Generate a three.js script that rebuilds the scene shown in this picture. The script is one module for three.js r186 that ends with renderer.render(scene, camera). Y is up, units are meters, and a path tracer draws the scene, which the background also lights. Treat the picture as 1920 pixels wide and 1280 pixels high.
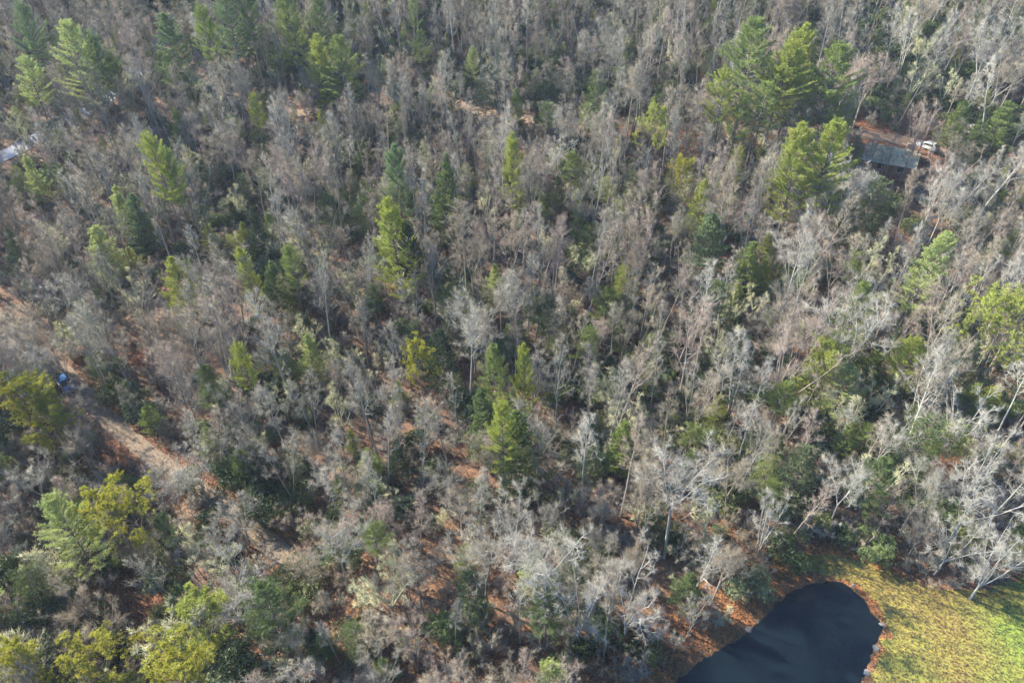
import * as THREE from 'three';
import { Sky } from 'three/addons/objects/Sky.js';
import { ImprovedNoise } from 'three/addons/math/ImprovedNoise.js';
import { mergeGeometries } from 'three/addons/utils/BufferGeometryUtils.js';
import { RoundedBoxGeometry } from 'three/addons/geometries/RoundedBoxGeometry.js';

// ---------------------------------------------------------------- camera, sky, sun, exposure
const DEG = Math.PI / 180;
const PITCH = 38 * DEG, EYE = 75;
const scene = new THREE.Scene();
const camera = new THREE.PerspectiveCamera(53.13, 1.5, 1, 3000);
camera.position.set(0, EYE, 0);
camera.rotation.set(-PITCH, 0, 0);

const SUN_ELEVATION = 33 * DEG;
const sunDir = new THREE.Vector3(-0.87 * Math.cos(SUN_ELEVATION), Math.sin(SUN_ELEVATION), -0.49 * Math.cos(SUN_ELEVATION)).normalize();
const sky = new Sky();
sky.name = 'sky';
sky.scale.setScalar(2000);
sky.userData.kind = 'structure';
sky.material.uniforms.sunPosition.value.copy(sunDir);
sky.material.uniforms.turbidity.value = 5;
sky.material.uniforms.rayleigh.value = 1.0;
sky.material.uniforms.mieCoefficient.value = 0.004;
sky.material.uniforms.cloudCoverage.value = 0;
scene.add(sky);
scene.environmentIntensity = 0.2;

const sun = new THREE.DirectionalLight(new THREE.Color(1.0, 0.91, 0.75), 5);
sun.position.copy(sunDir).multiplyScalar(400).add(new THREE.Vector3(0, 0, -130));
sun.target.position.set(0, 0, -130);
sun.castShadow = true;
sun.shadow.radius = 1;
sun.shadow.mapSize.set(4096, 4096);
Object.assign(sun.shadow.camera, { left: -260, right: 260, top: 260, bottom: -260, near: 1, far: 900 });
scene.add(sun, sun.target);
scene.fog = new THREE.FogExp2(new THREE.Color(0.8, 0.89, 1.0), 0.00013);

const renderer = new THREE.WebGLRenderer({ antialias: true });
renderer.setSize(1024, 682);
renderer.shadowMap.enabled = true;
renderer.toneMapping = THREE.LinearToneMapping;
renderer.toneMappingExposure = 4.0;

// ---------------------------------------------------------------- helpers
function rng(seed) {
  let s = (seed * 2654435761) | 0;
  return () => { s = (s + 0x6d2b79f5) | 0; let t = Math.imul(s ^ (s >>> 15), 1 | s); t = (t + Math.imul(t ^ (t >>> 7), 61 | t)) ^ t; return ((t ^ (t >>> 14)) >>> 0) / 4294967296; };
}
const R = rng(11);
const between = (r, a, b) => a + (b - a) * r();
const clamp = THREE.MathUtils.clamp, lerp = THREE.MathUtils.lerp;
const smooth = (x, a, b) => { const t = clamp((x - a) / (b - a), 0, 1); return t * t * (3 - 2 * t); };
const perlin = new ImprovedNoise();
const noise2 = (x, y, s = 0) => perlin.noise(x, y, 7.31 + s);
const V = (x, y, z) => new THREE.Vector3(x, y, z);
const names = new Map();
function numbered(name) { const k = names.get(name) ?? 0; names.set(name, k + 1); return k ? `${name}_${String(k).padStart(3, '0')}` : name; }
function shadows(o) { o.traverse((c) => { if (c.isMesh) { c.castShadow = true; c.receiveShadow = true; } }); return o; }
function tag(o, label, category, group) { o.userData.label = label; o.userData.category = category; if (group) o.userData.group = group; return o; }
function part(name, geometry, material, parent) { const m = new THREE.Mesh(geometry, material); m.name = name; m.castShadow = m.receiveShadow = true; parent.add(m); return m; }
const mat = (r, g, b, roughness = 0.9, extra = {}) => new THREE.MeshPhysicalMaterial({ color: new THREE.Color().setRGB(r, g, b), roughness, ...extra });

// photograph pixel (1920 x 1280) <-> world
const F = 1280, cp = Math.cos(PITCH), sp = Math.sin(PITCH);
function rayOf(px, py) { const a = (px - 960) / F, b = (py - 640) / F; return V(a, -sp - b * cp, -cp + b * sp); }
function project(p) { const y = p.y - EYE, depth = -p.z * cp - y * sp, up = y * cp - p.z * sp; return { x: 960 + (F * p.x) / depth, y: 640 - (F * up) / depth, depth }; }

// ---------------------------------------------------------------- terrain shape
function distToLine(line, x, z) {
  let best = 1e9;
  for (let i = 0; i + 1 < line.length; i++) {
    const [ax, az] = line[i], [bx, bz] = line[i + 1], dx = bx - ax, dz = bz - az;
    const t = clamp(((x - ax) * dx + (z - az) * dz) / (dx * dx + dz * dz + 1e-9), 0, 1);
    const ex = x - ax - dx * t, ez = z - az - dz * t, e = ex * ex + ez * ez; if (e < best) best = e;
  }
  return Math.sqrt(best);
}
function inside(poly, x, z) {
  let c = false;
  for (let i = 0, j = poly.length - 1; i < poly.length; j = i++) {
    const [ax, az] = poly[i], [bx, bz] = poly[j];
    if (az > z !== bz > z && x < ((bx - ax) * (z - az)) / (bz - az) + ax) c = !c;
  }
  return c;
}
const onFlat = (px, py, y = 0) => { const r = rayOf(px, py), t = (y - EYE) / r.y; return [r.x * t, r.z * t]; };
const smoothLine = (pts, n, closed = false) => new THREE.CatmullRomCurve3(pts.map(([x, z]) => V(x, 0, z)), closed, 'centripetal').getSpacedPoints(n).map((p) => [p.x, p.z]);

function broad(x, d) {
  let h = 13 * smooth(d, 80, 190) + 7 * smooth(x, 20, 130) * smooth(d, 110, 210);
  const e = d - 186;
  if (e > -40) h += 0.44 * (Math.sqrt(e * e + 400) + e) / 2 * (1 - 0.35 * smooth(d, 330, 520));
  h += 3.5 * smooth(-x, 60, 120) * smooth(d, 40, 20);
  return h;
}
const WATER = -0.35;
const pond = smoothLine([[1180, 1330], [1262, 1282], [1310, 1243], [1390, 1192], [1425, 1166], [1458, 1128], [1500, 1101], [1548, 1090], [1592, 1098], [1622, 1122], [1636, 1152], [1652, 1172],
  [1650, 1200], [1632, 1232], [1618, 1262], [1606, 1300], [1600, 1380], [1520, 1440], [1330, 1440], [1200, 1400]].map(([x, y]) => onFlat(x, y, WATER)), 420, true).map(([x, z]) => [x + 0.55 * noise2(x / 2.2, z / 2.2, 71) + 0.3 * noise2(x / 0.8, z / 0.8, 72), z + 0.55 * noise2(x / 2.2, z / 2.2, 73) + 0.3 * noise2(x / 0.8, z / 0.8, 74)]);
const pondLine = pond.filter((_, i) => i % 3 === 0).concat([pond[0]]);
function broadAt(px, py) {
  const r = rayOf(px, py);
  for (let t = 40, s = 0.5; t < 700; t += s) if (EYE + r.y * t < broad(r.x * t, -r.z * t)) return [r.x * t, r.z * t];
  return [r.x * 700, r.z * 700];
}
const laneLine = smoothLine([[-120, 500], [-30, 575], [50, 645], [120, 700], [190, 775], [270, 845], [350, 905], [420, 955], [490, 1010], [560, 1060]].map(([x, y]) => broadAt(x, y)), 90);
const farLine = smoothLine([[300, 60], [350, 130], [430, 182], [560, 212], [690, 178], [800, 172], [880, 205], [1000, 226], [1130, 228], [1300, 240], [1440, 246], [1600, 252], [1720, 270], [1820, 292], [1960, 320]].map(([x, y]) => broadAt(x, y)), 160);
const pavedLine = smoothLine([[-140, 350], [-40, 312], [20, 287], [110, 238], [200, 184], [285, 98], [330, 20]].map(([x, y]) => broadAt(x, y)), 80);
const gullyLine = [[200, 850], [222, 960], [238, 1090], [232, 1240], [240, 1330]].map(([x, y]) => onFlat(x, y));
const cabinAt = broadAt(1668, 300);
const pondBox = [Math.min(...pond.map((p) => p[0])) - 12, Math.max(...pond.map((p) => p[0])) + 12, Math.min(...pond.map((p) => p[1])) - 12, Math.max(...pond.map((p) => p[1])) + 12];
function height(x, z) {
  const d = -z;
  let h = broad(x, d);
  let rough = 1 - 0.85 * smooth(x, 5, 25) * smooth(d, 75, 50);
  const near = Math.min(distToLine(laneLine, x, z), distToLine(farLine, x, z), distToLine(pavedLine, x, z));
  rough *= smooth(near, 1, 9);
  rough *= smooth(Math.hypot(x - cabinAt[0], z - cabinAt[1]), 8, 18);
  h += rough * (2.6 * noise2(x / 42, z / 42) + 0.7 * noise2(x / 13, z / 13, 3) + 0.16 * noise2(x / 3.5, z / 3.5, 5));
  const g = distToLine(gullyLine, x, z);
  h -= 5 * Math.exp(-(g * g) / 45) * smooth(distToLine(laneLine, x, z), 2, 7);
  if (x > pondBox[0] && x < pondBox[1] && z > pondBox[2] && z < pondBox[3]) {
    const s = distToLine(pondLine, x, z);
    if (inside(pond, x, z)) h = WATER - 0.02 - Math.min(1.5, s * 0.3);
    else h = lerp(WATER + 0.04 + Math.min(s, 4) * 0.09 + 0.05 * noise2(x, z, 9), h, smooth(s, 1, 6));
  }
  return h;
}
// the ground sheet: finer near the camera's foot, coarser up the hill
function ticks(parts) { const out = []; for (const [a, b, s] of parts) for (let v = a; v < b - 1e-6; v += s) out.push(v); out.push(parts[parts.length - 1][1]); return out; }
const GX = ticks([[-420, -200, 10], [-200, -110, 3], [-110, 110, 1.1], [110, 200, 3], [200, 420, 10]]);
const GD = ticks([[-80, 10, 6], [10, 130, 1.1], [130, 260, 2.2], [260, 460, 8]]);
const GH = new Float32Array(GX.length * GD.length);
for (let j = 0; j < GD.length; j++) for (let i = 0; i < GX.length; i++) GH[j * GX.length + i] = height(GX[i], -GD[j]);
function locate(a, v) { let lo = 0, hi = a.length - 2; while (lo < hi) { const m = (lo + hi + 1) >> 1; if (a[m] <= v) lo = m; else hi = m - 1; } return lo; }
function ground(x, z) {
  const i = locate(GX, x), j = locate(GD, -z), n = GX.length, u = clamp((x - GX[i]) / (GX[i + 1] - GX[i]), 0, 1), v = clamp((-z - GD[j]) / (GD[j + 1] - GD[j]), 0, 1);
  const a = GH[j * n + i], b = GH[j * n + i + 1], c = GH[(j + 1) * n + i], e = GH[(j + 1) * n + i + 1];
  return u + v < 1 ? a + (b - a) * u + (c - a) * v : e + (c - e) * (1 - u) + (b - e) * (1 - v);
}
function at(px, py, above = 0) {   // the ground point under a thing whose point `above` metres up shows at that pixel
  const r = rayOf(px, py);
  for (let t = 45; t < 700; t += 0.3) { const x = r.x * t, z = r.z * t; if (EYE + r.y * t < ground(x, z) + above) return V(x, ground(x, z), z); }
  return V(r.x * 700, ground(r.x * 700, r.z * 700), r.z * 700);
}

// ---------------------------------------------------------------- textures of the ground
function speckle(size, base, flecks, count, r0, r1, seed, stretch = 2.2) {
  const c = document.createElement('canvas'); c.width = c.height = size;
  const g = c.getContext('2d'), r = rng(seed);
  g.fillStyle = base; g.fillRect(0, 0, size, size);
  for (let k = 0; k < count; k++) {
    const x = r() * size, y = r() * size, a = between(r, r0, r1) * (k < count * 0.05 ? 4.5 : k < count * 0.12 ? 2.2 : 1), turn = r() * Math.PI;
    g.fillStyle = flecks[(r() * flecks.length) | 0];
    for (const ox of [0, -size, size]) for (const oy of [0, -size, size]) {
      if (x + ox < -20 || x + ox > size + 20 || y + oy < -20 || y + oy > size + 20) continue;
      g.beginPath(); g.ellipse(x + ox, y + oy, a, a / stretch, turn, 0, 7); g.fill();
    }
  }
  const t = new THREE.CanvasTexture(c);
  t.colorSpace = THREE.SRGBColorSpace; t.wrapS = t.wrapT = THREE.RepeatWrapping; t.magFilter = THREE.LinearFilter; t.anisotropy = 8;
  return t;
}
const litterMap = speckle(1024, '#6b5240', ['#8a5f3e', '#a06c42', '#b57a48', '#5a4334', '#493a30', '#94785a', '#7c5238', '#b08b62', '#6f6152', '#c08a52', '#3f342c'], 15000, 3, 8, 21);
const gravelMap = speckle(1024, '#a1907a', ['#b3a38c', '#8d7d69', '#c4b59d', '#9c8a72', '#7a6b5a', '#bfa98c', '#a87f5c', '#8f7a66'], 24000, 1.2, 3.4, 22, 1.3);
const asphaltMap = speckle(512, '#8e8f92', ['#9b9c9e', '#7e8084', '#a7a8a9', '#6f7175'], 9000, 0.8, 2.2, 23, 1.2);
const grassMap = speckle(1024, '#7f8a3c', ['#8f9a3f', '#a3a548', '#6e7d34', '#b5ab58', '#93833f', '#5f7030', '#a99a50', '#86953a'], 16000, 2, 7, 24, 2.5);

function gridSheet(keep, lift, tile, colorOf, xs = GX, ds = GD, yOf = null) {
  const pos = [], uv = [], col = [], idx = [], id = new Int32Array(xs.length * ds.length).fill(-1);
  const vertex = (i, j) => {
    const k = j * xs.length + i;
    if (id[k] < 0) {
      const x = xs[i], z = -ds[j]; id[k] = pos.length / 3;
      pos.push(x, (yOf ? yOf(x, z) : ground(x, z)) + lift, z); uv.push(x / tile, -z / tile);
      if (colorOf) col.push(...colorOf(x, z));
    }
    return id[k];
  };
  for (let j = 0; j + 1 < ds.length; j++) for (let i = 0; i + 1 < xs.length; i++) {
    if (keep && !keep((xs[i] + xs[i + 1]) / 2, -(ds[j] + ds[j + 1]) / 2)) continue;
    const a = vertex(i, j), b = vertex(i + 1, j), c = vertex(i, j + 1), e = vertex(i + 1, j + 1);
    idx.push(a, b, c, b, e, c);
  }
  const g = new THREE.BufferGeometry();
  g.setAttribute('position', new THREE.Float32BufferAttribute(pos, 3)); g.setAttribute('uv', new THREE.Float32BufferAttribute(uv, 2));
  if (colorOf) g.setAttribute('color', new THREE.Float32BufferAttribute(col, 3));
  g.setIndex(idx); g.computeVertexNormals();
  return g;
}
function structure(name, geometry, material) { const m = new THREE.Mesh(geometry, material); m.name = name; m.userData.kind = 'structure'; m.receiveShadow = m.castShadow = true; scene.add(m); return m; }

const clayNear = (x, z) => distToLine(farLine, x, z);
structure('ground', gridSheet(null, 0, 7, (x, z) => {
  const n = noise2(x / 19, z / 19, 2), m = noise2(x / 5, z / 5, 4);
  let c = [0.56 + 0.16 * n + 0.12 * m, 0.53 + 0.15 * n + 0.12 * m, 0.52 + 0.12 * n + 0.12 * m];
  const mix = (k, r, g, b) => { c = [lerp(c[0], r, k), lerp(c[1], g, k), lerp(c[2], b, k)]; };
  const f = clayNear(x, z);
  if (f < 14) mix(0.8 * (1 - smooth(f, 4, 10 + 4 * m)), 0.7, 0.5, 0.4);
  const l = distToLine(laneLine, x, z);
  if (l < 9) mix(0.55 * (1 - smooth(l, 3, 6 + 3 * m)), 0.66, 0.52, 0.43);
  const q = distToLine(gullyLine, x, z);
  if (q < 14) mix(0.8 * (1 - smooth(q, 4, 10 + 3 * m)), 0.55, 0.34, 0.26);
  if (x > pondBox[0] && x < pondBox[1] && z > pondBox[2] && z < pondBox[3]) {
    const s = distToLine(pondLine, x, z);
    if (inside(pond, x, z)) mix(1, 0.5 + 0.12 * m, 0.5 + 0.1 * m, 0.36); else mix(0.9 * (1 - smooth(s, 3, 8 + 4 * m)), 1.0 + 0.3 * m, 0.72 + 0.2 * m, 0.42);
  }
  return c;
}), new THREE.MeshStandardMaterial({ map: litterMap, vertexColors: true, roughness: 0.95, bumpMap: litterMap, bumpScale: 0.03 }));

function ribbon(line, width, lift, tile, seed, rag = 0.35) {
  const r = rng(seed), pos = [], uv = [], idx = [], cols = 8;
  let run = 0;
  for (let i = 0; i < line.length; i++) {
    const a = line[Math.max(0, i - 1)], b = line[Math.min(line.length - 1, i + 1)], dx = b[0] - a[0], dz = b[1] - a[1], l = Math.hypot(dx, dz), nx = -dz / l, nz = dx / l;
    if (i) run += Math.hypot(line[i][0] - line[i - 1][0], line[i][1] - line[i - 1][1]);
    const wl = width / 2 + rag * (r() - 0.5), wr = width / 2 + rag * (r() - 0.5);
    for (let k = 0; k <= cols; k++) {
      const s = lerp(-wl, wr, k / cols), x = line[i][0] + nx * s, z = line[i][1] + nz * s;
      pos.push(x, ground(x, z) + lift, z); uv.push(s / tile, run / tile);
      if (i && k) { const q = i * (cols + 1) + k; idx.push(q - 1, q, q - cols - 2, q, q - cols - 1, q - cols - 2); }
    }
  }
  const g = new THREE.BufferGeometry();
  g.setAttribute('position', new THREE.Float32BufferAttribute(pos, 3)); g.setAttribute('uv', new THREE.Float32BufferAttribute(uv, 2)); g.setIndex(idx); g.computeVertexNormals();
  const n = g.attributes.normal;
  if (n.getY(20) < 0) { const ix = g.index.array; for (let k = 0; k < ix.length; k += 3) { const t = ix[k]; ix[k] = ix[k + 1]; ix[k + 1] = t; } g.computeVertexNormals(); }
  return g;
}
const fine = (line, step) => { const c = new THREE.CatmullRomCurve3(line.map(([x, z]) => V(x, 0, z))); return c.getSpacedPoints(Math.round(c.getLength() / step)).map((p) => [p.x, p.z]); };
structure('gravel_lane', ribbon(fine(laneLine, 0.9), 2.7, 0.06, 5, 31), new THREE.MeshStandardMaterial({ map: gravelMap, color: new THREE.Color().setRGB(0.42, 0.4, 0.375), roughness: 0.95, bumpMap: gravelMap, bumpScale: 0.02 }));
structure('dirt_road', ribbon(fine(farLine, 1.2), 3.4, 0.12, 5, 32), new THREE.MeshStandardMaterial({ map: gravelMap, color: new THREE.Color().setRGB(0.48, 0.4, 0.35), roughness: 0.95 }));
structure('paved_road', ribbon(fine(pavedLine, 1.2), 5, 0.12, 4, 33, 0.05), new THREE.MeshStandardMaterial({ map: asphaltMap, color: new THREE.Color().setRGB(0.8, 0.82, 0.86), roughness: 0.85 }));

// lawn and dry grass beside the pond
const lawnEdge = smoothLine([[1480, 1052], [1560, 1040], [1650, 1070], [1740, 1100], [1830, 1110], [1930, 1085], [2050, 1080], [2100, 1200], [2050, 1420], [1640, 1420], [1632, 1290], [1650, 1225], [1672, 1180], [1650, 1130], [1610, 1092], [1545, 1075]].map(([x, y]) => onFlat(x, y)), 160, true);
const onLawn = (x, z) => inside(lawnEdge, x + 0.5 * noise2(x / 1.5, z / 1.5, 11), z + 0.5 * noise2(x / 1.5, z / 1.5, 12));
const lawnBox = [Math.min(...lawnEdge.map((p) => p[0])), Math.max(...lawnEdge.map((p) => p[0])), Math.min(...lawnEdge.map((p) => p[1])), Math.max(...lawnEdge.map((p) => p[1]))];
function grassTone(x, z) {   // patches of green turf among dry straw-coloured grass
  const p = project(V(x, 0, z)), q = smooth(x, 50, 58) * smooth(-z, 56, 47);
  let k = clamp(0.22 + 0.55 * q + 0.5 * noise2(x / 6, z / 6, 21) + 0.25 * noise2(x / 1.7, z / 1.7, 22), 0, 1);
  const gold = smooth(-z, 42.5, 46.5) * smooth(x, 66, 54); k *= 1 - 0.9 * gold;
  return [k, [lerp(0.86, 0.76, k), lerp(0.62, 0.84, k), lerp(0.62, 0.56, k)]];
}
structure('lawn', gridSheet(onLawn, 0.035, 4, (x, z) => grassTone(x, z)[1], ticks([[lawnBox[0] - 1, lawnBox[1] + 1, 0.55]]), ticks([[-lawnBox[3] - 1, -lawnBox[2] + 1, 0.55]])),
  new THREE.MeshStandardMaterial({ map: grassMap, vertexColors: true, roughness: 0.95, bumpMap: grassMap, bumpScale: 0.05 }));
// pond water
{
  const s = new THREE.Shape(pond.map(([x, z]) => new THREE.Vector2(x, -z)));
  const g = new THREE.ShapeGeometry(s); g.rotateX(-Math.PI / 2); g.translate(0, WATER, 0);
  structure('pond_water', g, mat(0.05, 0.1, 0.135, 0.04, { transmission: 0.92, thickness: 0, ior: 1.33 }));
}

// ---------------------------------------------------------------- mesh builder for plants
class Geo {
  constructor() { this.p = []; this.n = []; this.i = []; }
  tube(pts, radii, sides) {
    const base = this.p.length / 3, m = pts.length;
    let ref = Math.abs(pts[1].y - pts[0].y) > 0.9 * pts[1].distanceTo(pts[0]) ? V(1, 0, 0) : V(0, 1, 0);
    for (let k = 0; k < m; k++) {
      const t = V(0, 0, 0).subVectors(pts[Math.min(m - 1, k + 1)], pts[Math.max(0, k - 1)]).normalize();
      const a = V(0, 0, 0).crossVectors(t, ref).normalize(), b = V(0, 0, 0).crossVectors(a, t);
      ref = b.clone();
      for (let s = 0; s < sides; s++) {
        const w = (s / sides) * Math.PI * 2, c = Math.cos(w), e = Math.sin(w), nx = a.x * c + b.x * e, ny = a.y * c + b.y * e, nz = a.z * c + b.z * e;
        this.p.push(pts[k].x + nx * radii[k], pts[k].y + ny * radii[k], pts[k].z + nz * radii[k]); this.n.push(nx, ny, nz);
      }
      if (k) for (let s = 0; s < sides; s++) {
        const s2 = (s + 1) % sides, q = base + (k - 1) * sides, u = base + k * sides;
        this.i.push(q + s, u + s2, q + s2, q + s, u + s, u + s2);
      }
    }
  }
  spike(a, dir, len, r) {   // a three-sided twig that runs to a point
    const x = Math.abs(dir.y) > 0.8 ? V(1, 0, 0) : V(0, 1, 0), u = V(0, 0, 0).crossVectors(dir, x).normalize(), w = V(0, 0, 0).crossVectors(dir, u), base = this.p.length / 3;
    for (const [c, s] of [[1, 0], [-0.5, 0.866], [-0.5, -0.866]]) {
      const nx = u.x * c + w.x * s, ny = u.y * c + w.y * s, nz = u.z * c + w.z * s;
      this.p.push(a.x + nx * r, a.y + ny * r, a.z + nz * r); this.n.push(nx, ny, nz);
    }
    this.p.push(a.x + dir.x * len, a.y + dir.y * len, a.z + dir.z * len); this.n.push(dir.x, dir.y, dir.z);
    this.i.push(base, base + 1, base + 3, base + 1, base + 2, base + 3, base + 2, base, base + 3);
  }
  tri(a, b, c) {
    const base = this.p.length / 3, n = V(0, 0, 0).crossVectors(V(b.x - a.x, b.y - a.y, b.z - a.z), V(c.x - a.x, c.y - a.y, c.z - a.z)).normalize();
    for (const q of [a, b, c]) { this.p.push(q.x, q.y, q.z); this.n.push(n.x, n.y, n.z); }
    this.i.push(base, base + 1, base + 2);
  }
  blade(a, dir, len, w, r) {   // a spray of needles: a slim triangle
    const s = V(r() - 0.5, r() - 0.5, r() - 0.5).cross(dir).normalize().multiplyScalar(w / 2);
    this.tri(V(a.x + s.x, a.y + s.y, a.z + s.z), V(a.x - s.x, a.y - s.y, a.z - s.z), V(a.x + dir.x * len, a.y + dir.y * len, a.z + dir.z * len));
  }
  leaf(a, dir, len, w, r) {   // a broad leaf: two triangles folded along the middle
    const s = V(r() - 0.5, r() * 0.4 - 0.2, r() - 0.5).cross(dir).normalize(), up = V(0, 0, 0).crossVectors(dir, s), m = a.clone().addScaledVector(dir, len * 0.5), tip = a.clone().addScaledVector(dir, len);
    const l = m.clone().addScaledVector(s, w / 2).addScaledVector(up, w * 0.15), q = m.clone().addScaledVector(s, -w / 2).addScaledVector(up, w * 0.15);
    this.tri(a, l, tip); this.tri(a, tip, q);
  }
  build() {
    const g = new THREE.BufferGeometry();
    g.setAttribute('position', new THREE.Float32BufferAttribute(this.p, 3)); g.setAttribute('normal', new THREE.Float32BufferAttribute(this.n, 3)); g.setIndex(this.i);
    return g;
  }
}
function turned(dir, angle, azimuth) {   // a direction at an angle from dir
  const x = Math.abs(dir.y) > 0.9 ? V(1, 0, 0) : V(0, 1, 0), u = V(0, 0, 0).crossVectors(dir, x).normalize(), w = V(0, 0, 0).crossVectors(dir, u);
  return dir.clone().multiplyScalar(Math.cos(angle)).addScaledVector(u, Math.sin(angle) * Math.cos(azimuth)).addScaledVector(w, Math.sin(angle) * Math.sin(azimuth)).normalize();
}
function wander(r, p0, dir, len, n, amount, up) {
  const pts = [p0.clone()], d = dir.clone();
  for (let k = 0; k < n; k++) {
    d.x += (r() - 0.5) * amount; d.y += (r() - 0.5) * amount + up; d.z += (r() - 0.5) * amount; d.normalize();
    pts.push(pts[k].clone().addScaledVector(d, len / n));
  }
  return pts;
}
const along = (pts, t) => { const s = t * (pts.length - 1), k = Math.min(pts.length - 2, Math.floor(s)); return [pts[k].clone().lerp(pts[k + 1], s - k), V(0, 0, 0).subVectors(pts[k + 1], pts[k]).normalize()]; };
const taper = (a, b, n) => Array.from({ length: n + 1 }, (_, k) => lerp(a, b, k / n));

// A leafless tree: trunk (stem and limbs) and crown (branches and twigs)
function bareTree(seed, o) {
  const r = rng(seed), trunk = new Geo(), crown = new Geo(), H = o.H;
  const ends = [];
  const twigs = (pts, len, count) => {
    for (let k = 0; k < count; k++) {
      const [p, d] = along(pts, between(r, 0.15, 1));
      const t = turned(d, between(r, 25, 65) * DEG, r() * 6.28); t.y += 0.18; t.normalize();
      crown.spike(p, t, len * between(r, 0.5, 1.2), o.twig);
    }
  };
  const branch = (p, d, len, rad, level) => {
    const n = level === 1 ? 6 : level === 2 ? 4 : 2, pts = wander(r, p, d, len, n, o.crook * (level === 1 ? 0.5 : 0.7), o.rise[level]);
    (level === 1 ? trunk : crown).tube(pts, taper(rad, Math.max(o.twig, rad * 0.22), n), level === 1 ? 5 : level === 2 ? 4 : 3);
    if (level === 3) { twigs(pts, o.twigLen, o.kids[3]); ends.push([pts[n], along(pts, 1)[1]]); return; }
    const kids = Math.round(o.kids[level] * (level === 1 ? clamp(len / (H * 0.24), 0.45, 1.5) : 1));
    for (let k = 0; k < kids; k++) {
      const t = lerp(level === 1 ? 0.22 : 0.12, 1, (k + r()) / kids), [q, e] = along(pts, t);
      branch(q, turned(e, between(r, o.spread[level][0], o.spread[level][1]) * DEG, r() * 6.28), len * o.ratio[level] * (1.15 - 0.55 * t) * between(r, 0.65, 1.25), Math.max(o.twig * 1.3, rad * 0.42 * (1.1 - 0.5 * t)), level + 1);
    }
    if (level === 2) { twigs(pts, o.twigLen, 2); }
  };
  const stem = (p, d, len, rad, t0, limbs, reach) => {
    const n = 9, pts = wander(r, p, d, len, n, o.bend, o.rise[0]);
    trunk.tube(pts, Array.from({ length: n + 1 }, (_, k) => Math.max(0.03, rad * (k === 0 ? 1.25 : 1) * Math.pow(1 - k / (n + 0.6), 0.8))), 8);
    for (let k = 0; k < limbs; k++) {
      const t = lerp(t0, 1, Math.pow((k + r() * 0.9) / limbs, 0.9)), [q, e] = along(pts, t), u = (t - t0) / (1 - t0);
      const shape = o.shape(u) * between(r, 0.7, 1.2);
      branch(q, turned(e, lerp(o.spread[0][1], o.spread[0][0], u) * DEG * between(r, 0.8, 1.2), k * 2.4 + r()), reach * shape, Math.max(0.035, rad * 0.42 * (1.05 - 0.75 * t)), 1);
    }
    return pts;
  };
  if (o.stems === 1) stem(V(0, -0.3, 0), V((r() - 0.5) * 0.08 + (o.lean ?? 0), 1, (r() - 0.5) * 0.08).normalize(), H, o.radius, o.base, o.limbs, H * o.reach);
  else {
    const fork = o.fork * H;
    if (fork > 0.3) {
      const pts = wander(r, V(0, -0.3, 0), V((r() - 0.5) * 0.1 + (o.lean ?? 0), 1, (r() - 0.5) * 0.1).normalize(), fork + 0.3, 4, 0.06, 0);
      trunk.tube(pts, taper(o.radius * 1.15, o.radius * 0.9, 4), 8);
      const top = pts[4];
      for (let k = 0; k < o.stems; k++) stem(top.clone().addScaledVector(V(0, -1, 0), 0.2), turned(V(0, 1, 0), between(r, o.splay[0], o.splay[1]) * DEG, (k / o.stems) * 6.28 + r()), (H - fork) * between(r, 0.85, 1.12), o.radius * 0.62, 0.2, Math.round(o.limbs / o.stems), H * o.reach);
    } else for (let k = 0; k < o.stems; k++) stem(V((r() - 0.5) * o.foot, -0.2, (r() - 0.5) * o.foot), turned(V(0, 1, 0), between(r, o.splay[0], o.splay[1]) * DEG, (k / o.stems) * 6.28 + r()), H * between(r, 0.75, 1.05), o.radius * between(r, 0.7, 1), o.base, Math.round(o.limbs / o.stems), H * o.reach);
  }
  return { trunk, crown, ends, H };
}
const tallForm = { stems: 1, radius: 0.18, base: 0.42, limbs: 22, reach: 0.23, bend: 0.1, crook: 0.5, twig: 0.0115, twigLen: 0.95, rise: [0.03, 0.1, 0.06, 0.03], spread: [[25, 62], [30, 60], [28, 58]], ratio: [0, 0.42, 0.5], kids: [0, 6, 4, 4], shape: (u) => 0.35 + 0.9 * Math.pow(1 - u, 0.8) * (0.35 + 0.65 * Math.min(1, u * 4)) };
const broadForm = { ...tallForm, stems: 4, fork: 0.3, splay: [10, 28], radius: 0.135, limbs: 26, reach: 0.24, bend: 0.2, crook: 0.7, twig: 0.0088, rise: [0.05, 0.06, 0.04, 0.02], spread: [[30, 65], [32, 65], [30, 62]], kids: [0, 7, 5, 5], shape: (u) => 0.5 + 0.6 * (1 - u) };
const vaseForm = { ...tallForm, stems: 3, fork: 0, foot: 0.7, splay: [4, 14], radius: 0.16, base: 0.4, limbs: 24, reach: 0.2 };
const lichenForm = { ...broadForm, stems: 4, fork: 0.22, radius: 0.17, limbs: 20, twig: 0.016, twigLen: 0.75, crook: 0.9, kids: [0, 6, 4, 4], rise: [0.05, 0.12, 0.1, 0.05] };
const brushForm = { ...broadForm, stems: 6, fork: 0, foot: 0.9, splay: [6, 34], radius: 0.035, base: 0.25, limbs: 24, reach: 0.3, twig: 0.011, twigLen: 0.5, kids: [0, 4, 3, 3], bend: 0.25 };

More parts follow.
